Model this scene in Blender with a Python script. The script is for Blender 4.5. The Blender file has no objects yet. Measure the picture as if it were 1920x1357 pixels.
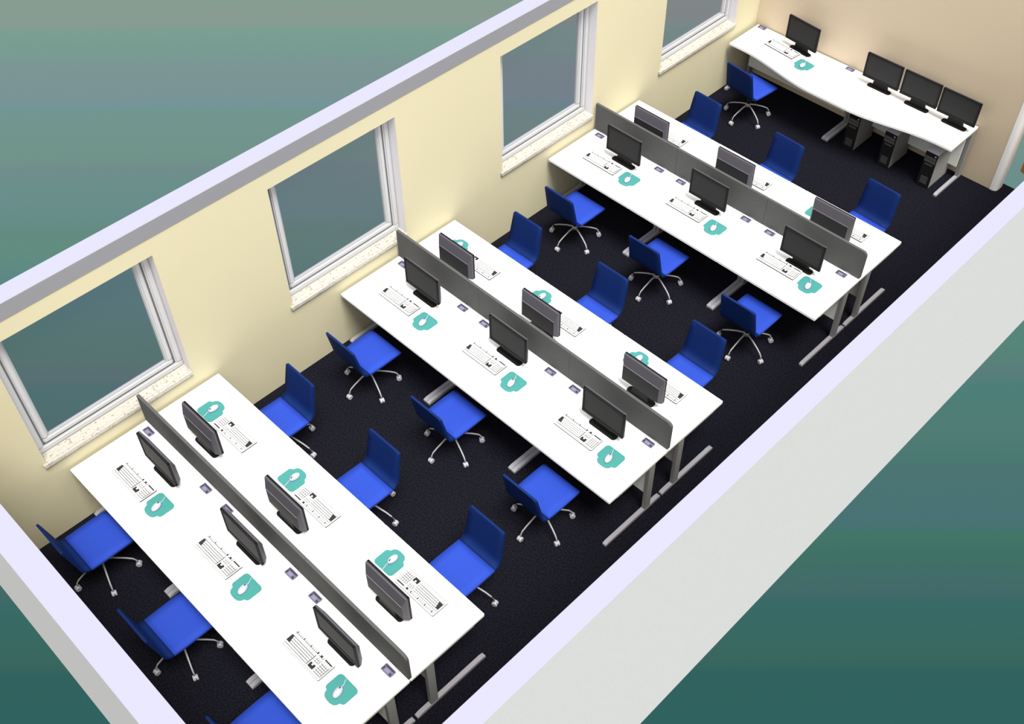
import bpy, bmesh, math, random
from mathutils import Vector, Matrix
random.seed(7)
C = bpy.context.scene.collection
PI = math.pi

# ---------------------------------------------------------------- materials
def srgb(r, g, b):
    f = lambda c: (c/255/12.92) if c/255 <= .04045 else ((c/255+.055)/1.055)**2.4
    return (f(r), f(g), f(b), 1)

def mat(name, col, rough=.6, metal=0.0, spec=.3, noise=None):
    m = bpy.data.materials.new(name); m.use_nodes = True
    nt = m.node_tree; b = nt.nodes['Principled BSDF']
    b.inputs['Base Color'].default_value = col
    b.inputs['Roughness'].default_value = rough
    b.inputs['Metallic'].default_value = metal
    b.inputs['Specular IOR Level'].default_value = spec
    if noise:
        scale, lo, hi, col2 = noise
        tc = nt.nodes.new('ShaderNodeTexCoord')
        n = nt.nodes.new('ShaderNodeTexNoise'); n.inputs['Scale'].default_value = scale
        n.inputs['Detail'].default_value = 3
        r = nt.nodes.new('ShaderNodeValToRGB')
        r.color_ramp.elements[0].position = lo; r.color_ramp.elements[0].color = col
        r.color_ramp.elements[1].position = hi; r.color_ramp.elements[1].color = col2
        nt.links.new(tc.outputs['Object'], n.inputs['Vector'])
        nt.links.new(n.outputs['Fac'], r.inputs['Fac'])
        nt.links.new(r.outputs['Color'], b.inputs['Base Color'])
    return m

def grey(v): return (v, v, v, 1)
M = {}
M['cream'] = mat('cream_paint', (.575, .525, .355, 1), .9, spec=.1)
M['tan'] = mat('tan_paint', (.58, .48, .355, 1), .9, spec=.1)
M['walltop'] = mat('lavender_white_paint', (.312, .307, .385, 1), .9, spec=.1)
M['outer'] = mat('pale_render', (.54, .535, .53, 1), .9, spec=.1, noise=(40, .3, .7, (.56, .555, .55, 1)))
M['outer_grey'] = mat('grey_render', (.55, .52, .52, 1), .9, spec=.1)
M['band'] = mat('grey_band_paint', (.235, .235, .255, 1), .9, spec=.1)
M['reveal'] = mat('reveal_paint', (.70, .68, .70, 1), .8, spec=.1)
M['upvc'] = mat('window_plastic', (.52, .52, .535, 1), .45, spec=.3)
M['bead'] = mat('grey_glazing_bead', (.36, .40, .40, 1), .5)
M['gasket_and_shade'] = mat('dark_gasket_and_shade', (.13, .13, .135, 1), .7)
M['sill'] = mat('speckled_stone', (.50, .47, .41, 1), .5, spec=.2, noise=(48, .30, .43, (.47, .445, .39, 1)))
M['sill'].node_tree.nodes['Color Ramp'].color_ramp.elements[0].color = (.24, .21, .16, 1)
M['carpet'] = mat('navy_carpet', (.0048, .0048, .0082, 1), 1.0, spec=0, noise=(70, .34, .76, (.0165, .0165, .0235, 1)))
M['desk'] = mat('white_laminate', (.90, .90, .90, 1), .55, spec=.2)
M['leg'] = mat('grey_steel', (.24, .24, .245, 1), .5, spec=.3)
M['foot'] = mat('silver_steel', (.34, .33, .36, 1), .4, spec=.4)
M['modesty'] = mat('grey_panel', (.75, .75, .74, 1), .6, spec=.2)
M['screen'] = mat('charcoal_fabric', (.087, .088, .089, 1), .95, spec=.03, noise=(45, .3, .7, (.096, .096, .0955, 1)))
M['bracket'] = mat('grey_bracket', (.36, .36, .37, 1), .5)
M['port'] = mat('lavender_plastic', (.23, .21, .33, 1), .5)
M['port_frame'] = mat('lavender_grey_frame', (.15, .14, .205, 1), .5)
M['port_dark'] = mat('dark_plastic_slot', (.03, .03, .045, 1), .6)
M['bezel'] = mat('black_plastic', (.008, .008, .008, 1), .6, spec=.15)
M['lcd'] = mat('dark_screen', (.022, .022, .023, 1), .6, spec=.15)
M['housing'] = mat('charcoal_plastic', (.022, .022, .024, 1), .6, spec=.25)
M['housing_lit'] = mat('lit_charcoal_plastic', (.075, .07, .085, 1), .5, spec=.3)  # top and side bevels of the housing: caught light put into a lighter colour
M['trimline'] = mat('silver_line', (.20, .19, .21, 1), .5, spec=.3)
M['kb'] = mat('white_plastic', (.74, .74, .74, 1), .5, spec=.3)
M['kbgap'] = mat('key_bed_grey', (.012, .012, .0125, 1), .7)
M['key'] = mat('white_keys', (.72, .72, .72, 1), .5, spec=.2)
M['keydark'] = mat('dark_keys', (.03, .03, .03, 1), .5, spec=.2)
M['mat'] = mat('teal_rubber', (.055, .25, .23, 1), .7, spec=.15)
M['mouse'] = mat('pale_plastic', (.45, .46, .62, 1), .4, spec=.4)
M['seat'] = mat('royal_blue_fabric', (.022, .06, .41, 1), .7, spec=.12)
M['back'] = mat('shaded_blue_fabric', (.0045, .0185, .105, 1), .7, spec=.10)  # backrest of the blue shell, with its shade put into a darker navy
M['mech'] = mat('black_mechanism', (.012, .012, .014, 1), .6)
M['chrome'] = mat('satin_chrome', (.36, .36, .37, 1), .4, spec=.5)
M['caster'] = mat('pale_caster', (.42, .42, .46, 1), .4, spec=.4)
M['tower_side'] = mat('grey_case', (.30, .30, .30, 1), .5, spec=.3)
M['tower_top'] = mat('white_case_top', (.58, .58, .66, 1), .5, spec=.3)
M['tower_front'] = mat('black_front', (.010, .010, .011, 1), .5, spec=.3)
M['tower_det'] = mat('grey_drive', (.09, .085, .09, 1), .4, spec=.4)
M['jamb'] = mat('white_gloss', (.86, .85, .86, 1), .4, spec=.3)
M['door'] = mat('brown_wood', (.60, .19, .045, 1), .5, noise=(9, .35, .7, (.70, .26, .07, 1)))

def glass_mat():
    m = bpy.data.materials.new('tinted_glass'); m.use_nodes = True
    nt = m.node_tree; nt.nodes.clear()
    o = nt.nodes.new('ShaderNodeOutputMaterial')
    t = nt.nodes.new('ShaderNodeBsdfTransparent'); t.inputs['Color'].default_value = (1.0, .915, .99, 1)
    d = nt.nodes.new('ShaderNodeBsdfDiffuse'); d.inputs['Color'].default_value = (.07, .085, .075, 1)
    mx = nt.nodes.new('ShaderNodeMixShader'); mx.inputs[0].default_value = .11
    nt.links.new(t.outputs[0], mx.inputs[1]); nt.links.new(d.outputs[0], mx.inputs[2])
    nt.links.new(mx.outputs[0], o.inputs[0])
    return m
M['glass'] = glass_mat()

# ---------------------------------------------------------------- mesh helpers
class B:
    """collects shapes into one bmesh; each shape may carry its own material"""
    def __init__(s): s.bm = bmesh.new(); s.mats = []
    def mi(s, m):
        m = M[m]
        if m not in s.mats: s.mats.append(m)
        return s.mats.index(m)
    def box(s, x0, x1, y0, y1, z0, z1, m, bev=0, top=None):
        i = s.mi(m); t = s.mi(top) if top else i
        bm2 = bmesh.new()
        r = bmesh.ops.create_cube(bm2, size=1)
        bmesh.ops.scale(bm2, vec=(x1-x0, y1-y0, z1-z0), verts=bm2.verts)
        bmesh.ops.translate(bm2, vec=((x0+x1)/2, (y0+y1)/2, (z0+z1)/2), verts=bm2.verts)
        if bev: bmesh.ops.bevel(bm2, geom=bm2.edges[:], offset=bev, segments=2, affect='EDGES')
        bm2.normal_update()
        for f in bm2.faces: f.material_index = t if f.normal.z > .9 else i
        s.merge(bm2); return s
    def merge(s, bm2, smooth=False):
        vm = {}
        for v in bm2.verts: vm[v] = s.bm.verts.new(v.co)
        for f in bm2.faces:
            try: nf = s.bm.faces.new([vm[v] for v in f.verts])
            except ValueError: continue
            nf.material_index = f.material_index; nf.smooth = smooth or f.smooth
        bm2.free()
    def poly(s, pts, m):
        f = s.bm.faces.new([s.bm.verts.new(p) for p in pts]); f.material_index = s.mi(m)
    def prism(s, pts2, z0, z1, m, axis='z', side=None, smooth=False):
        """extrude a 2-D outline along an axis: z -> (x,y), y -> (x,z), x -> (y,z)"""
        i = s.mi(m); sd = s.mi(side) if side else i
        def P(a, b, c):
            return {'z': (a, b, c), 'y': (a, c, b), 'x': (c, a, b)}[axis]
        lo = [s.bm.verts.new(P(a, b, z0)) for a, b in pts2]
        hi = [s.bm.verts.new(P(a, b, z1)) for a, b in pts2]
        n = len(pts2); fs = []
        for k in range(n):
            f = s.bm.faces.new([lo[k], lo[(k+1) % n], hi[(k+1) % n], hi[k]]); f.material_index = sd; f.smooth = smooth; fs.append(f)
        f = s.bm.faces.new(hi); f.material_index = i; fs.append(f)
        f = s.bm.faces.new(lo[::-1]); f.material_index = i; fs.append(f)
        bmesh.ops.recalc_face_normals(s.bm, faces=fs)
        return s
    def tube(s, path, radii, m, seg=8):
        i = s.mi(m); rings = []
        path = [Vector(p) for p in path]
        if not hasattr(radii, '__len__'): radii = [radii]*len(path)
        for k, p in enumerate(path):
            d = (path[min(k+1, len(path)-1)]-path[max(k-1, 0)]).normalized()
            a = Vector((0, 0, 1)) if abs(d.z) < .9 else Vector((1, 0, 0))
            u = d.cross(a).normalized(); v = d.cross(u).normalized()
            rings.append([s.bm.verts.new(p+(u*math.cos(t)+v*math.sin(t))*radii[k]) for t in [2*PI*j/seg for j in range(seg)]])
        fs = []
        for a, b in zip(rings, rings[1:]):
            for j in range(seg):
                f = s.bm.faces.new([a[j], a[(j+1) % seg], b[(j+1) % seg], b[j]]); f.smooth = True; f.material_index = i; fs.append(f)
        for r in (rings[0][::-1], rings[-1]):
            f = s.bm.faces.new(r); f.material_index = i; fs.append(f)
        bmesh.ops.recalc_face_normals(s.bm, faces=fs)
        return s
    def ellipsoid(s, c, r, m, seg=12, half=False):
        bm2 = bmesh.new(); bmesh.ops.create_uvsphere(bm2, u_segments=seg, v_segments=max(6, seg*2//3), radius=1)
        for v in bm2.verts:
            z = v.co.z
            if half and z < 0: z = z*.15
            v.co = Vector((v.co.x*r[0]+c[0], v.co.y*r[1]+c[1], z*r[2]+c[2]))
        i = s.mi(m)
        for f in bm2.faces: f.material_index = i; f.smooth = True
        s.merge(bm2, True); return s
    def obj(s, name, parent=None, loc=None):
        me = bpy.data.meshes.new(name); s.bm.normal_update(); s.bm.to_mesh(me); s.bm.free()
        for m in s.mats: me.materials.append(m)
        o = bpy.data.objects.new(name, me); C.objects.link(o)
        if parent: o.parent = parent
        if loc: o.location = loc
        return o

def rrect(x0, x1, y0, y1, r, seg=4):
    """rounded rectangle outline; r may be one radius or four (x0y0, x1y0, x1y1, x0y1)"""
    if not hasattr(r, '__len__'): r = [r]*4
    out = []
    for (cx, cy, a0, k) in ((x0, y0, PI, 0), (x1, y0, 1.5*PI, 1), (x1, y1, 0, 2), (x0, y1, .5*PI, 3)):
        rr = r[k]
        if rr <= 0: out.append((cx, cy)); continue
        ccx = cx + (rr if cx == x0 else -rr); ccy = cy + (rr if cy == y0 else -rr)
        for j in range(seg+1):
            a = a0 + .5*PI*j/seg
            out.append((ccx+rr*math.cos(a), ccy+rr*math.sin(a)))
    return out

def empty(name, loc=(0, 0, 0), rz=0):
    o = bpy.data.objects.new(name, None); C.objects.link(o)
    o.location = loc; o.rotation_euler = (0, 0, rz); o.empty_display_size = .1
    return o
def tag(o, label, cat, group=None):
    o['label'] = label; o['category'] = cat
    if group: o['group'] = group
    return o
def struct(o, label=None):
    o['kind'] = 'structure'
    if label: o['label'] = label
    return o
def dup(root, loc, rz):
    r = root.copy(); C.objects.link(r); r.location = loc; r.rotation_euler = (0, 0, rz)
    def rec(src, dst):
        for ch in list(src.children):
            c = ch.copy(); C.objects.link(c); c.parent = dst
            rec(ch, c)
    rec(root, r)
    return r
class Maker:
    """the first placed instance is the prototype itself, the others are copies"""
    def __init__(s, fn): s.fn = fn; s.root = None
    def put(s, loc, rz, label, cat, group):
        if s.root is None:
            s.root = s.fn(); o = s.root; o.location = loc; o.rotation_euler = (0, 0, rz)
        else: o = dup(s.root, loc, rz)
        return tag(o, label, cat, group)

# ---------------------------------------------------------------- room
HW = 2.739
XR0, XR1 = 4.852, 5.015          # wall on the aisle side
YL1, YL0 = -.8, -.985           # near end wall
YF0, YF1 = 10.21, 10.40         # tan wall
XW = -.185

struct(B().box(XW+.01, XR1-.01, YL0+.01, YF1+.02, -.02, 0, 'carpet').obj('floor'), 'dark navy speckled carpet floor')

def wall_x(x0, x1, ys, holes, inner, name, label):
    """wall slab between two x planes with rectangular openings (y0,y1,z0,z1); inner face at x1"""
    b = B(); bm = b.bm
    yb = sorted({ys[0], ys[1], *[h[0] for h in holes], *[h[1] for h in holes]})
    zb = sorted({0, HW, *[h[2] for h in holes], *[h[3] for h in holes]})
    def solid(y, z): return not any(h[0] < y < h[1] and h[2] < z < h[3] for h in holes)
    for a, c in zip(yb, yb[1:]):
        for d, e in zip(zb, zb[1:]):
            if not solid((a+c)/2, (d+e)/2): continue
            b.poly([(x1, a, d), (x1, c, d), (x1, c, e), (x1, a, e)], inner)
            b.poly([(x0, a, d), (x0, a, e), (x0, c, e), (x0, c, d)], 'outer')
    for (a, c, d, e) in holes:
        b.poly([(x0, a, d), (x1, a, d), (x1, a, e), (x0, a, e)], 'reveal')
        b.poly([(x0, c, d), (x0, c, e), (x1, c, e), (x1, c, d)], 'reveal')
        b.poly([(x0, a, e), (x1, a, e), (x1, c, e), (x0, c, e)], 'reveal')
        b.poly([(x0, a, d), (x0, c, d), (x1, c, d), (x1, a, d)], 'reveal')
        b.poly([(x1, a, WZN), (x1, c, WZN), (x1, c, e), (x1, a, e)], inner)
        b.poly([(x1-.07, a, WZN), (x1, a, WZN), (x1, c, WZN), (x1-.07, c, WZN)], 'reveal')
        b.poly([(x1-.07, a, WZN), (x1-.07, a, e), (x1-.07, c, e), (x1-.07, c, WZN)], 'reveal')
    a, c = ys
    b.poly([(x0, a, HW), (x1, a, HW), (x1, c, HW), (x0, c, HW)], 'walltop')
    b.poly([(x0, a, 0), (x0, c, 0), (x1, c, 0), (x1, a, 0)], 'outer')
    b.poly([(x0, a, 0), (x1, a, 0), (x1, a, HW), (x0, a, HW)], 'outer')
    b.poly([(x0, c, 0), (x0, c, HW), (x1, c, HW), (x1, c, 0)], 'outer')
    bmesh.ops.remove_doubles(bm, verts=bm.verts, dist=1e-5)
    return struct(b.obj(name), label)

WZ0, WZ1, WZN = .915, 2.475, 2.405   # opening, and the lintel nib that hides the head of the frame
WIN = [(-.145, 1.365), (2.56, 4.06), (5.48, 6.96), (8.20, 9.70)]
wall_x(XW, 0, (YL1, YF0), [(a, c, WZ0, WZ1) for a, c in WIN], 'cream', 'wall_left', 'cream wall with four windows')
# grey painted band along the head of the window wall
struct(B().box(0, .006, YL1, YF0, 2.585, HW-.001, 'band').obj('trim_1'), 'grey band along the top of the window wall')

def faces_wall(name, x0, x1, y0, y1, z0, z1, inner_dir, inner, outer, label):
    b = B()
    d = {'-x': [(x0, y0, z0), (x0, y0, z1), (x0, y1, z1), (x0, y1, z0)], '+x': [(x1, y0, z0), (x1, y1, z0), (x1, y1, z1), (x1, y0, z1)],
         '-y': [(x0, y0, z0), (x1, y0, z0), (x1, y0, z1), (x0, y0, z1)], '+y': [(x0, y1, z0), (x0, y1, z1), (x1, y1, z1), (x1, y1, z0)],
         '+z': [(x0, y0, z1), (x1, y0, z1), (x1, y1, z1), (x0, y1, z1)], '-z': [(x0, y0, z0), (x0, y1, z0), (x1, y1, z0), (x1, y0, z0)]}
    for k, pts in d.items():
        b.poly(pts, 'walltop' if k == '+z' else inner if k == inner_dir else outer)
    bmesh.ops.remove_doubles(b.bm, verts=b.bm.verts, dist=1e-5)
    return struct(b.obj(name), label)
faces_wall('wall_front', XW, XR1, YL0, YL1, 0, HW, '+y', 'cream', 'outer_grey', 'low-seen end wall with lavender white top')
faces_wall('wall_right', XR0, XR1, YL1, YF1, 0, HW, '-x', 'cream', 'outer', 'long pale aisle wall with lavender white top')
# tan wall with a doorway at its aisle end
DX0, DX1, DH = 3.725, 4.60, 2.06
b = B()
XE = 3.63
for (x0, x1, z0, z1) in ((XW, XE, 0, DH+.09), (DX1+.09, XR0, 0, DH+.09)):
    b.poly([(x0, YF0, z0), (x1, YF0, z0), (x1, YF0, z1), (x0, YF0, z1)], 'tan')
    b.poly([(x0, YF1, z0), (x0, YF1, z1), (x1, YF1, z1), (x1, YF1, z0)], 'outer')
    b.poly([(x1, YF0, z0), (x1, YF1, z0), (x1, YF1, z1), (x1, YF0, z1)], 'outer')
    b.poly([(x0, YF0, z0), (x0, YF0, z1), (x0, YF1, z1), (x0, YF1, z0)], 'outer')
z0, z1 = DH+.09, HW
b.poly([(XW, YF0, z0), (XR0, YF0, z0), (XR0, YF0, z1), (XW, YF0, z1)], 'tan')
b.poly([(XW, YF1, z0), (XW, YF1, z1), (XR0, YF1, z1), (XR0, YF1, z0)], 'outer')
b.poly([(XW, YF0, z1), (XR0, YF0, z1), (XR0, YF1, z1), (XW, YF1, z1)], 'walltop')
b.poly([(XE, YF0, z0), (XE, YF1, z0), (DX1+.09, YF1, z0), (DX1+.09, YF0, z0)], 'outer')
b.poly([(XW, YF0, z0), (XW, YF0, z1), (XW, YF1, z1), (XW, YF1, z0)], 'outer')
struct(b.obj('wall_back'), 'plain tan end wall behind the desk with four monitors')
# white rounded door lining and the open wooden door beyond it
door = struct(empty('door_1', (DX0, YF0, 0)), 'white lined doorway with brown wooden door standing open')
def jamb(x0, x1, r):
    bb = B(); bb.prism(rrect(x0-DX0, x1-DX0, -.006, YF1-YF0+.004, r, 6), 0, DH, 'jamb'); return bb
struct(jamb(XE, DX0, (.01, .06, .06, .01)).obj('door_jamb', door))
struct(jamb(DX1, DX1+.09, (.06, .01, .01, .06)).obj('door_jamb', door))
struct(B().box(XE-DX0, DX1+.09-DX0, -.006, YF1-YF0+.004, DH, DH+.09, 'jamb', .006).obj('door_head', door))
leaf = B().box(0, .925, -.04, 0, .008, 2.03, 'door', .003)
for (z0, z1) in ((.25, .95), (1.1, 1.85)):
    leaf.box(.16, .77, -.046, .006, z0, z1, 'door', .004)
lf = leaf.obj('door_leaf', door, (DX1-DX0, YF1-YF0+.03, 0)); lf.rotation_euler = (0, 0, PI-.376); struct(lf)
hb = B(); hb.tube([(.87, .0, 1.0), (.87, .05, 1.0), (.77, .055, 1.0)], .01, 'chrome'); hb.tube([(.87, -.04, 1.0), (.87, -.09, 1.0), (.77, -.095, 1.0)], .01, 'chrome')
struct(hb.obj('door_handle', lf))

# windows: outer frame, sash, glass, stone sill
for n, (a, c) in enumerate(WIN):
    w = struct(empty('window_%d' % (n+1), (0, a, WZ0)),
               'white framed window with speckled stone sill, %s from the near end wall' % ('first', 'second', 'third', 'fourth')[n])
    W, H = c-a, WZ1-WZ0
    s0 = .03                                   # sill top above the opening's lower edge
    def ring(bb, y0, y1, z0, z1, t, x0, x1, m, bev=.006):
        bb.box(x0, x1, y0, y1, z0, z0+t, m, bev); bb.box(x0, x1, y0, y1, z1-t, z1, m, bev)
        bb.box(x0, x1, y0, y0+t, z0+t-.004, z1-t+.004, m, bev); bb.box(x0, x1, y1-t, y1, z0+t-.004, z1-t+.004, m, bev)
    f = B(); ring(f, .002, W-.002, s0, H-.002, .068, -.172, -.108, 'upvc', .012)
    struct(f.obj('window_frame', w))
    g = B(); ring(g, .069, W-.069, s0+.069, H-.069, .018, -.165, -.124, 'gasket_and_shade', 0)
    ring(g, .085, W-.085, s0+.085, H-.085, .058, -.160, -.112, 'upvc', .012)
    ring(g, .142, W-.142, s0+.142, H-.142, .014, -.156, -.126, 'bead', .003)
    struct(g.obj('window_sash', w))
    struct(B().box(-.144, -.136, .150, W-.150, s0+.150, H-.150, 'glass').obj('window_pane', w))
    sl = B().box(-.165, .0, .001, W-.001, 0.001, s0-.001, 'sill'); sl.box(.0, .030, -.030, W, -.012, s0-.001, 'sill', .003); sl.box(.0, .024, -.028, W-.002, -.020, -.012, 'gasket_and_shade')  # last box: dark strip painting the shadow line under the sill edge
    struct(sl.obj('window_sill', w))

# ---------------------------------------------------------------- desks
X0, P3 = .030, 1.2227
TZ = .73
BY = [0.0, 3.112, 6.198]
def leg_parts(root, x0, x1, yfoot0, yfoot1, yup0, yup1):
    b = B(); b.box(x0, x1, yup0, yup1, .02, TZ-.027, 'leg', .003)
    # cantilever arm under the top
    b.box(x0+.004, x1-.004, yfoot0+.10, yup1, TZ-.062, TZ-.027, 'leg', .003)
    l = b.obj('leg', root)
    f = B(); f.prism([(yfoot0, .004), (yfoot1, .004), (yfoot1, .028), (yfoot1-.04, .040), (yfoot0+.04, .040), (yfoot0, .028)], x0-.001, x1+.001, 'foot', 'x')
    f.obj('foot', l)
def make_desk():
    r = empty('desk')
    L = P3-.0006
    B().prism(rrect(.0003, L-.0, .0, .7985, .010, 3), TZ-.027, TZ, 'desk').obj('desktop', r)
    leg_parts(r, .003, .043, .012, .786, .555, .635)
    leg_parts(r, L-.043, L-.003, .012, .786, .555, .635)
    B().box(.044, L-.044, .562, .580, .27, TZ-.027, 'modesty', .002).obj('modesty_panel', r)
    return r
BEN = ['bench farthest from tan wall', 'middle bench', 'bench closest to tan wall']
END = ['window end', 'centre', 'aisle end']
NEAR, FAR = 'side away from tan wall', 'side facing tan wall'
dm = Maker(make_desk)
def benchlabel(head, bi, k, side): return '%s, %s of %s, %s' % (head, END[k], BEN[bi], side)
for bi, y in enumerate(BY):
    for k in range(3):
        dm.put((X0+P3*k, y, 0), 0, benchlabel('white desk', bi, k, NEAR), 'desk', 'white bench desks')
    for k in range(3):
        dm.put((X0+P3*(k+1), y+1.6, 0), PI, benchlabel('white desk', bi, k, FAR), 'desk', 'white bench desks')

# wave-fronted desks along the tan wall (y local: 0 = front line 9.40, back .80)
def make_wave(mirror):
    r = empty('wave_desk')
    L = 1.602
    pts = []
    N = 18
    for j in range(N+1):
        t = j/N; x = .001+(L-.002)*t
        s = min(1, max(0, (t-.12)/.72)); s = s*s*(3-2*s)
        pts.append((x, .172*(1-s)+0*s))
    pts += [(L-.001, .79), (.001, .79)]
    if mirror: pts = [(L-x, y) for x, y in pts][::-1]
    B().prism(pts, TZ-.027, TZ, 'desk').obj('desktop', r)
    for x in (.003, L-.043):
        leg_parts(r, x, x+.04, .21, .785, .69, .765)
    B().box(.044, L-.044, .645, .663, .19, TZ-.027, 'modesty', .002).obj('modesty_panel', r)
    return r
d1 = make_wave(False); d1.location = (.052, 9.40, 0)
tag(d1, 'white wavy-edged desk against tan wall, window corner, with keyboard', 'desk', 'wavy desks along the tan wall')
d2 = make_wave(True); d2.location = (1.656, 9.40, 0)
tag(d2, 'white wavy-edged desk against tan wall carrying three monitors side by side', 'desk', 'wavy desks along the tan wall')

# ---------------------------------------------------------------- screens between the desks
def make_screen(r_end):
    r = empty('desk_screen')
    L = P3-.003
    B().prism(rrect(.0, L, .004, .362, (.004, .02 if r_end else .004, .05 if r_end else .006, .006), 5), -.014, .014, 'screen', 'y').obj('panel', r)
    for x in (.14, L-.14):
        B().box(x-.03, x+.03, -.019, .019, .0, .012, 'bracket', .002).obj('bracket', r)
    return r
s1 = Maker(lambda: make_screen(False)); s2 = Maker(lambda: make_screen(True))
for bi, y in enumerate(BY):
    for k in range(3):
        (s2 if k == 2 else s1).put((X0+P3*k, y+.806, TZ), 0,
            'charcoal divider screen panel, %s of %s' % (END[k], BEN[bi]), 'desk screen', 'charcoal divider screens')

# ---------------------------------------------------------------- cable ports
def make_port():
    r = empty('cable_port')
    B().prism(rrect(-.058, .058, -.034, .034, .010, 3), 0, .006, 'port_frame').obj('port_frame', r)
    c = B(); c.box(-.048, .048, .014, .026, .0055, .0074, 'port_dark'); c.box(-.048, -.036, -.024, .008, .0055, .0074, 'port_dark')
    c.box(.028, .048, -.024, -.006, .0055, .0074, 'port_dark')
    c.box(-.028, .020, -.022, .006, .0055, .0090, 'port', .001)
    c.obj('port_lid', r)
    return r
pm = Maker(make_port)
for bi, y in enumerate(BY):
    for k in range(3):
        for e, x in enumerate((.133, 1.04)):
            pm.put((X0+P3*k+x, y+.735, TZ), 0, 'small cable port, %s side of %s desk, %s' % (('window', 'aisle')[e], ('window-end', 'centre', 'aisle-end')[k], BEN[bi]),
                   'cable port', 'cable ports in the desks')
pm.put((.14, 10.155, TZ), 0, 'small cable port in the window corner of the wavy desk by tan wall', 'cable port', 'cable ports in the desks')
pm.put((1.505, 10.145, TZ), 0, 'small cable port between lone monitor and three monitors at tan wall', 'cable port', 'cable ports in the desks')

# ---------------------------------------------------------------- monitors (face towards -y)
def make_monitor():
    r = empty('monitor')
    w, z0, z1 = .245, .101, .425
    b = B()
    # front bezel ring
    for (x0, x1, a, c) in ((-w, w, z0, z0+.032), (-w, w, z1-.022, z1), (-w, -w+.022, z0, z1), (w-.022, w, z0, z1)):
        b.box(x0, x1, -.018, .006, a, c, 'bezel', .003)
    b.obj('bezel', r)
    s = B().box(-w+.02, w-.02, -.013, -.004, z0+.03, z1-.02, 'lcd'); s.obj('display', r)
    # rear housing: a tapered shell, deeper towards the bottom
    h = B(); bm = h.bm
    A = [(-w, .004, z0), (w, .004, z0), (w, .004, z1), (-w, .004, z1)]
    K = [(-w+.004, .020, z0+.003), (w-.004, .020, z0+.003), (w-.004, .020, z1-.003), (-w+.004, .020, z1-.003)]
    D = [(-w+.03, .052, z0+.02), (w-.03, .052, z0+.02), (w-.03, .052, z1-.105), (-w+.03, .052, z1-.105)]
    va = [bm.verts.new(p) for p in A]; vk = [bm.verts.new(p) for p in K]; vd = [bm.verts.new(p) for p in D]
    fs = []
    for P, Q in ((va, vk), (vk, vd)):
        for k in range(4):
            f = bm.faces.new([P[k], P[(k+1) % 4], Q[(k+1) % 4], Q[k]])
            f.material_index = h.mi('housing_lit' if k in (1, 2, 3) else 'housing'); fs.append(f)
    f = bm.faces.new(vd); f.material_index = h.mi('housing'); fs.append(f)
    f = bm.faces.new(va[::-1]); f.material_index = h.mi('housing'); fs.append(f)
    bmesh.ops.recalc_face_normals(bm, faces=fs)
    hs = h.obj('rear_housing', r)
    v = B()
    v.box(-w+.03, w-.03, .050, .0545, z1-.112, z1-.104, 'trimline'); v.obj('vent_strip', hs)
    n = B(); n.prism([(-.105, .008), (.105, .008), (.075, .17), (-.075, .17)], .012, .044, 'bezel', 'y'); n.obj('stand_neck', r)
    e = B(); e.prism(rrect(-.158, .158, -.026, .056, (.03, .03, .03, .03), 6), 0, .009, 'bezel')
    e.prism(rrect(-.125, .125, -.016, .05, .02, 5), .008, .016, 'bezel'); e.obj('stand_base', r)
    return r
mm = Maker(make_monitor)
MN = [[(.70, .555), (1.875, .605), (3.135, .575)], [(.70, 3.655), (1.872, 3.70), (3.12, 3.665)], [(.70, 6.725), (1.873, 6.77), (3.14, 6.705)]]
MF = [[(.695, 1.03), (1.875, 1.06), (3.115, 1.12)], [(.682, 4.15), (1.853, 4.172), (3.114, 4.23)], [(.684, 7.217), (1.84, 7.273), (3.096, 7.295)]]
for bi in range(3):
    for k in range(3):
        x, y = MN[bi][k]
        mm.put((x, y, TZ), 0, 'black monitor showing its screen, %s of %s' % (END[k], BEN[bi]), 'monitor', 'monitors on the side away from the tan wall')
    for k in range(3):
        x, y = MF[bi][k]
        mm.put((x, y, TZ), PI, 'black monitor seen from its back, %s of %s' % (END[k], BEN[bi]), 'monitor', 'monitors on the side facing the tan wall')
for (x, y, rz, l) in ((.815, 10.03, -.10, 'lone black monitor above the keyboard on the desk at tan wall'),
                      (1.995, 10.015, 0, 'black monitor on tan wall desk, window-side one of three in a row'),
                      (2.518, 10.01, 0, 'black monitor on tan wall desk, middle one of three in a row'),
                      (3.030, 10.00, 0, 'black monitor on tan wall desk, doorway-side one of three in a row')):
    mm.put((x, y, TZ), rz, l, 'monitor', 'monitors on the desk at the tan wall')

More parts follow.
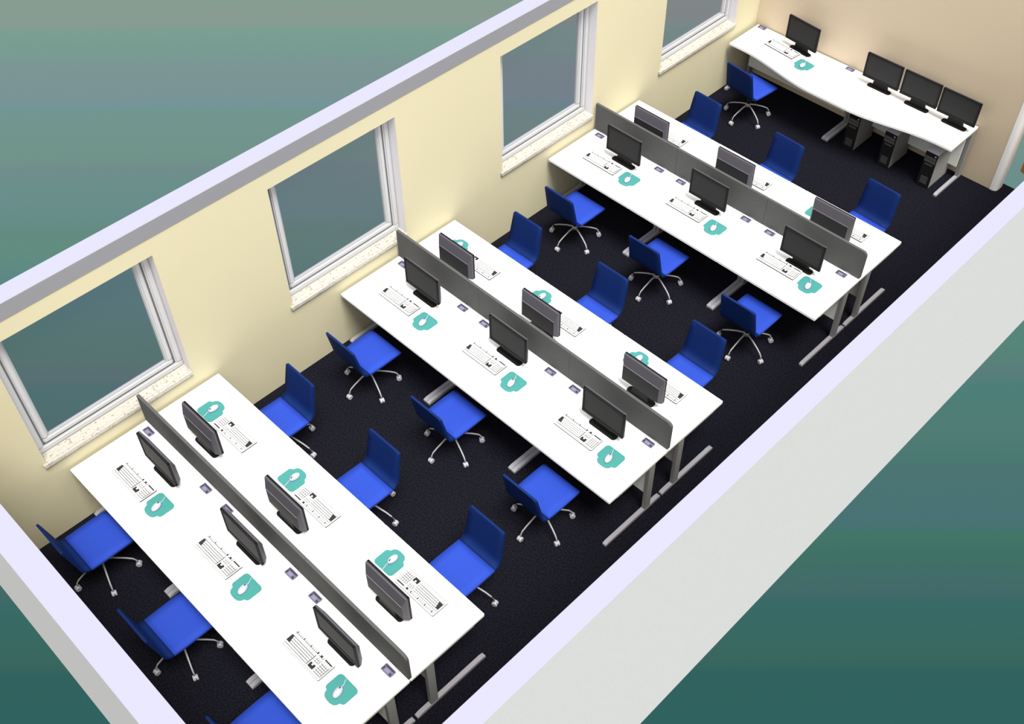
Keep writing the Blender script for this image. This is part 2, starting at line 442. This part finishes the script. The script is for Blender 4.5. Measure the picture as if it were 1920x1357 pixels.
# ---------------------------------------------------------------- keyboards (typist at -y)
def make_keyboard():
    r = empty('keyboard')
    w, d = .235, .088
    b = B(); b.prism(rrect(-w, w, -d, d, .012, 3), 0, .014, 'kb', side='kbgap'); b.obj('case', r)
    bed = B()
    for (x0, x1, y0, y1) in ((-.222, .060, -.062, .040), (-.222, .060, .052, .072), (.070, .128, -.062, -.020), (.070, .128, .000, .040), (.138, .222, -.062, .040), (.070, .128, .052, .072)):
        bed.box(x0, x1, y0, y1, .0138, .0150, 'kbgap')
    bed.obj('key_bed', r)
    k = B()
    def key(x, y, wd, dp=.0168, m='key'):
        k.box(x+.002, x+wd-.002, y+.002, y+dp+.0002, .0145, .0205, m)
    rows = [(-.060, [.022, .018, .020, .108, .020, .018, .022, .024, .026]), (-.0395, [.040]+[.0194]*10+[.044]), (-.0195, [.033]+[.0194]*11+[.0316]),
            (.0005, [.028]+[.0194]*12+[.0172]), (.0205, [.0194]*13+[.0258])]
    for y, ws in rows:
        x = -.221
        for n, wd in enumerate(ws):
            if x+wd > .061: wd = .061-x
            if wd < .006: break
            key(x, y, wd, m='keydark' if n == 0 and y > -.05 and y < .01 else 'key'); x += wd
    x = -.221
    for n in range(13):
        key(x, .0535, .0182, m='key'); x += .0195 + (.006 if n in (0, 4, 8) else 0)
    for c in range(3):
        key(.071+.019*c, -.060, .018, m='keydark')
        key(.071+.019*c, .0015, .018); key(.071+.019*c, .0205, .018); key(.071+.019*c, .0535, .018, m='keydark' if c == 1 else 'key')
    key(.090, -.0395, .018)
    for rr in range(5):
        for c in range(4):
            key(.139+.0205*c, -.060+.0201*rr, .0195)
    k.obj('keys', r)
    t = B(); t.box(.139, .221, .058, .070, .0138, .0155, 'keydark'); t.box(-.225, .225, -.0795, -.0765, .0138, .0148, 'keydark'); t.box(.2275, .2305, -.072, .076, .0138, .0148, 'keydark'); t.obj('dark_trim_strip', r)
    return r
km = Maker(make_keyboard)
KN = [[(.55, .335), (1.72, .405), (2.965, .38)], [(.535, 3.472), (1.715, 3.527), (2.975, 3.497)], [(.525, 6.57), (1.73, 6.613), (2.98, 6.588)]]
KF = [[(.745, 1.275), (1.91, 1.305), (3.185, 1.375)], [(.745, 4.40), (1.92, 4.43), (3.175, 4.46)], [(.745, 7.50), (1.91, 7.545), (3.165, 7.572)]]
TN = [[(.93, .33), (2.13, .375), (3.378, .355)], [(.938, 3.432), (2.13, 3.485), (3.378, 3.467)], [(.935, 6.545), (2.133, 6.572), (3.375, 6.545)]]
TF = [[(.37, 1.295), (1.535, 1.345), (2.79, 1.40)], [(.37, 4.445), (1.535, 4.505), (2.79, 4.545)], [(.37, 7.53), (1.535, 7.57), (2.79, 7.57)]]
for bi in range(3):
    for k in range(3):
        km.put((*KN[bi][k], TZ), 0, benchlabel('white keyboard', bi, k, NEAR), 'keyboard', 'white keyboards')
    for k in range(3):
        km.put((*KF[bi][k], TZ), PI, benchlabel('white keyboard', bi, k, FAR), 'keyboard', 'white keyboards')
km.put((.625, 9.925, TZ), -.10, 'white keyboard on the wavy desk under the lone monitor at tan wall', 'keyboard', 'white keyboards')

# ---------------------------------------------------------------- mouse mats and mice
def make_mat():
    b = B()
    pts = []
    # wrist rest lobe at the front (-y), square pad behind it
    for (x, y) in rrect(-.112, .112, -.055, .112, (.03, .03, .035, .035), 5): pts.append((x, y))
    # insert the lobe along the front edge: outline starts at x0y0 and runs to x1y0
    k = 6
    lobe = [(-.080, -.058), (-.070, -.085), (-.050, -.103), (-.02, -.110), (.02, -.110), (.050, -.103), (.070, -.085), (.080, -.058)]
    pts = pts[:k]+lobe+pts[k:]
    b.prism(pts, 0, .006, 'mat')
    return b.obj('mouse_mat')
def make_mouse():
    r = empty('computer_mouse')
    B().ellipsoid((0, 0, .006), (.032, .056, .030), 'mouse', 16, half=True).obj('body', r)
    B().box(-.0045, .0045, .018, .040, .024, .034, 'kbgap', .002).obj('scroll_wheel', r)
    B().tube([(0, .052, .008), (.002, .075, .004), (-.006, .10, .004), (-.010, .125, .003)], .0035, 'mouse').obj('cable', r)
    return r
tm = Maker(make_mat); um = Maker(make_mouse)
def mat_mouse(x, y, rz, lab):
    tm.put((x, y, TZ+.0002), rz, 'teal mouse mat, '+lab, 'mouse mat', 'teal mouse mats')
    sgn = math.cos(rz)
    um.put((x+.002, y-.012*sgn, TZ+.0065), rz+(.25 if sgn > 0 else -.0), 'pale computer mouse, '+lab, 'computer mouse', 'mice on teal mats')
for bi in range(3):
    for k in range(3): mat_mouse(*TN[bi][k], 0, '%s of %s, %s' % (END[k], BEN[bi], NEAR))
    for k in range(3):
        if bi == 2 and k < 2: continue          # wholly hidden behind their monitors
        mat_mouse(*TF[bi][k], PI, '%s of %s, %s' % (END[k], BEN[bi], FAR))
mat_mouse(1.03, 9.80, -.1, 'on the wavy desk at tan wall')

# ---------------------------------------------------------------- chairs (sitter looks towards +y)
def sheet(b, prof, th, m, nx=6, crown=0):
    """closed curved sheet along a (y,z,halfwidth) profile, thickness th towards its underside"""
    i = b.mi(m); bm = b.bm
    n = len(prof); top = []; bot = []
    for k, (y, z, w) in enumerate(prof):
        y0, z0, _ = prof[max(0, k-1)]; y1, z1, _ = prof[min(n-1, k+1)]
        d = Vector((0, y1-y0, z1-z0)).normalized(); nn = Vector((1, 0, 0)).cross(d)   # normal
        if k == 0: ref = nn
        rt = []; rb = []
        for j in range(nx+1):
            t = -1+2*j/nx; bow = crown*(t*t)
            p = Vector((w*t, y, z))-nn*bow
            rt.append(bm.verts.new(p)); rb.append(bm.verts.new(p+nn*th))
        top.append(rt); bot.append(rb)
    fs = []
    for k in range(n-1):
        for j in range(nx):
            for g, rev in ((top, False), (bot, True)):
                q = [g[k][j], g[k][j+1], g[k+1][j+1], g[k+1][j]]
                f = bm.faces.new(q[::-1] if rev else q); f.smooth = True; fs.append(f)
        for j in (0, nx):
            fs.append(bm.faces.new([top[k][j], top[k+1][j], bot[k+1][j], bot[k][j]]))
    for k in (0, n-1):
        for j in range(nx): fs.append(bm.faces.new([top[k][j], bot[k][j], bot[k][j+1], top[k][j+1]]))
    for f in fs: f.material_index = i
    bmesh.ops.recalc_face_normals(bm, faces=fs)
def make_chair():
    r = empty('swivel_chair')
    b = B(); sheet(b, [(.278, .408, .21), (.272, .428, .215), (.258, .443, .222), (.23, .450, .226), (.12, .452, .228), (0, .450, .228), (-.09, .449, .226), (-.15, .4505, .224)], .022, 'seat')
    b.obj('seat', r)
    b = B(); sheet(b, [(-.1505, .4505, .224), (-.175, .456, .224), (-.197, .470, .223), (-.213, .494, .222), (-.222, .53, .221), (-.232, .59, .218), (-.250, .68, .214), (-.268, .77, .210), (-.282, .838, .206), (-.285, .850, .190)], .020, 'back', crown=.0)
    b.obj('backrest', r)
    B().box(-.09, .09, -.10, .12, .385, .424, 'mech', .01).obj('mechanism', r)
    B().tube([(0, 0, .20), (0, 0, .30), (0, 0, .301), (0, 0, .39)], [.024, .024, .016, .016], 'mech', 12).obj('gas_column', r)
    hub = B().tube([(0, 0, .165), (0, 0, .198), (0, 0, .212)], [.032, .032, .022], 'chrome', 14); hub.obj('hub', r)
    for k in range(5):
        a = -PI/2+2*PI*k/5
        u = Vector((math.cos(a), math.sin(a), 0))
        P = lambda rad, z: (u.x*rad, u.y*rad, z)
        l = B().tube([P(.022, .192), P(.10, .180), P(.20, .148), P(.255, .122), P(.280, .095), P(.284, .054)], [.0105, .009, .0078, .0076, .0075, .0072], 'chrome', 8).obj('leg', r)
        c = B()
        t = Vector((-u.y, u.x, 0)); ct = Vector(P(.290, .030))
        for s in (-1, 1):
            ax = ct+t*s*.013
            c.tube([ax-t*.010, ax-t*.008, ax+t*.008, ax+t*.010], [.022, .0275, .0275, .022], 'caster', 14)
        c.ellipsoid(tuple(ct+Vector((0, 0, .010))), (.021, .021, .020), 'caster', 10)
        c.obj('caster', l)
    return r
cm = Maker(make_chair)
CN = [[(.637, -.222), (1.827, -.175), (3.075, -.195)], [(.645, 2.905), (1.84, 2.945), (3.085, 2.915)], [(.64, 6.01), (1.835, 6.045), (3.076, 6.035)]]
CF = [[(.692, 1.80), (1.863, 1.842), (3.12, 1.905)], [(.694, 4.885), (1.874, 4.93), (3.096, 4.96)], [(.688, 7.995), (1.868, 8.005), (3.114, 8.035)]]
for bi in range(3):
    for k in range(3):
        cm.put((*CN[bi][k], 0), 0, 'blue swivel chair seen from behind, %s of %s' % (END[k], BEN[bi]), 'chair', 'blue swivel chairs')
    for k in range(3):
        cm.put((*CF[bi][k], 0), PI-(.05 if bi == 2 else 0), 'blue swivel chair showing its front, %s of %s' % (END[k], BEN[bi]), 'chair', 'blue swivel chairs')
cm.put((.632, 9.33, 0), -.10, 'blue swivel chair at the wavy desk under the lone monitor', 'chair', 'blue swivel chairs')

# ---------------------------------------------------------------- computer towers under the wavy desk
def make_tower():
    r = empty('computer_tower')
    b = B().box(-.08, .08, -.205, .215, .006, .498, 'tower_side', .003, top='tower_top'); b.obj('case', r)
    f = B().box(-.079, .079, -.222, -.204, .006, .496, 'tower_front', .004); fp = f.obj('front_panel', r)
    d = B()
    for z in (.43, .385): d.box(-.072, .072, -.226, -.221, z-.019, z+.019, 'tower_det', .002)
    d.box(-.05, .05, -.226, -.221, .325, .345, 'tower_det', .002); d.obj('drive_bay', fp)
    p = B(); p.tube([(.055, -.221, .475), (.055, -.227, .475)], .010, 'caster', 12); p.obj('power_button', fp)
    v = B()
    for n in range(5): v.box(-.045, .045, -.225, -.2215, .06+.022*n, .070+.022*n, 'tower_det'); 
    v.obj('front_vent', fp)
    for x in (-.06, .06):
        B().box(x-.012, x+.012, -.17, .18, 0, .008, 'mech').obj('foot', r)
    return r
wm = Maker(make_tower)
for (x, l) in ((1.955, 'grey computer tower with black front, window-side one of three under the desk'),
               (2.466, 'grey computer tower with black front, middle one of three under the desk'),
               (3.022, 'grey computer tower with black front, doorway-side one of three under the desk')):
    wm.put((x, 9.89, 0), 0, l, 'computer tower', 'computer towers under the wavy desk')

# ---------------------------------------------------------------- camera
cam = bpy.data.cameras.new('camera'); co = bpy.data.objects.new('camera', cam); C.objects.link(co)
co.location = (7.02544676, -1.34643971, 8.75511127)
co.rotation_euler = (.727721007, .00779865993, .782586936)
cam.sensor_fit = 'HORIZONTAL'; cam.sensor_width = 36; cam.lens = 2085.09609/1920*36
cam.clip_start = .1; cam.clip_end = 200
bpy.context.scene.camera = co

# ---------------------------------------------------------------- surroundings and light
wd = bpy.data.worlds.new('surroundings'); bpy.context.scene.world = wd; wd.use_nodes = True
nt = wd.node_tree; nt.nodes.clear()
N = nt.nodes.new; Lk = nt.links.new
out = N('ShaderNodeOutputWorld'); bg = N('ShaderNodeBackground'); Lk(bg.outputs[0], out.inputs[0])
tc = N('ShaderNodeTexCoord')
sep = N('ShaderNodeSeparateXYZ'); Lk(tc.outputs['Generated'], sep.inputs[0])
hd = .782586936
dot = N('ShaderNodeVectorMath'); dot.operation = 'DOT_PRODUCT'; Lk(tc.outputs['Generated'], dot.inputs[0])
dot.inputs[1].default_value = (-math.sin(hd), math.cos(hd), 0)
neg = N('ShaderNodeMath'); neg.operation = 'MULTIPLY'; Lk(sep.outputs['Z'], neg.inputs[0]); neg.inputs[1].default_value = -1
at = N('ShaderNodeMath'); at.operation = 'ARCTAN2'; Lk(neg.outputs[0], at.inputs[0]); Lk(dot.outputs['Value'], at.inputs[1])
sc = N('ShaderNodeMath'); sc.operation = 'DIVIDE'; Lk(at.outputs[0], sc.inputs[0]); sc.inputs[1].default_value = PI/2
ramp = N('ShaderNodeValToRGB'); Lk(sc.outputs[0], ramp.inputs[0])
pitch = PI/2-.727721007
GR = [(0, (135, 157, 146)), (38, (138, 155, 147)), (48, (124, 159, 147)), (100, (120, 155, 146)), (112, (124, 150, 149)), (185, (122, 148, 150)), (195, (112, 150, 156)), (206, (114, 150, 142)),
      (295, (112, 148, 138)), (305, (115, 141, 141)), (335, (107, 143, 139)), (410, (103, 141, 139)), (422, (100, 140, 128)), (470, (97, 141, 128)), (535, (90, 134, 134)),
      (660, (86, 133, 120)), (705, (91, 125, 124)), (725, (78, 127, 122)), (820, (80, 124, 116)), (862, (74, 122, 114)), (872, (76, 117, 115)), (985, (72, 114, 116)), (1008, (66, 118, 102)),
      (1050, (64, 112, 102)), (1120, (67, 105, 106)), (1130, (56, 107, 103)), (1245, (58, 103, 94)), (1262, (49, 98, 95)), (1357, (48, 99, 95))]
els = ramp.color_ramp.elements
for n, (v, c) in enumerate(GR):
    p = (pitch+math.atan((v-678.5)/2085.1))/(PI/2)
    if n < 2: e = els[n]; e.position = p
    else: e = els.new(p)
    e.color = srgb(*c)
# overcast light from above: even white with a broad brighter side towards the aisle
nrm = N('ShaderNodeVectorMath'); nrm.operation = 'DOT_PRODUCT'; Lk(tc.outputs['Generated'], nrm.inputs[0])
nrm.inputs[1].default_value = Vector((.50, -.62, .60)).normalized()
mx = N('ShaderNodeMath'); mx.operation = 'MAXIMUM'; Lk(nrm.outputs['Value'], mx.inputs[0]); mx.inputs[1].default_value = 0
pw = N('ShaderNodeMath'); pw.operation = 'POWER'; Lk(mx.outputs[0], pw.inputs[0]); pw.inputs[1].default_value = 2.0
ma = N('ShaderNodeMath'); ma.operation = 'MULTIPLY_ADD'; Lk(pw.outputs[0], ma.inputs[0]); ma.inputs[1].default_value = 1.1; ma.inputs[2].default_value = .92
sky = N('ShaderNodeCombineColor'); 
for k in range(3): Lk(ma.outputs[0], sky.inputs[k])
step = N('ShaderNodeMapRange'); Lk(sep.outputs['Z'], step.inputs['Value']); step.inputs['From Min'].default_value = -.12; step.inputs['From Max'].default_value = .12
mix = N('ShaderNodeMix'); mix.data_type = 'RGBA'
Lk(step.outputs['Result'], mix.inputs['Factor']); Lk(ramp.outputs['Color'], mix.inputs[6]); Lk(sky.outputs[0], mix.inputs[7])
Lk(mix.outputs[2], bg.inputs['Color'])

sun = bpy.data.lights.new('sun', 'SUN'); so = bpy.data.objects.new('sun', sun); C.objects.link(so)
sun.energy = 1.5*PI; sun.angle = math.radians(22); sun.color = (1, .985, .95)
so.rotation_euler = Vector((.385, -.13, .915)).to_track_quat('Z', 'Y').to_euler(); so.location = (8, -4, 14)
vs = bpy.context.scene.view_settings
vs.view_transform = 'Standard'; vs.look = 'None'; vs.exposure = 0; vs.gamma = 1; vs.use_curve_mapping = False
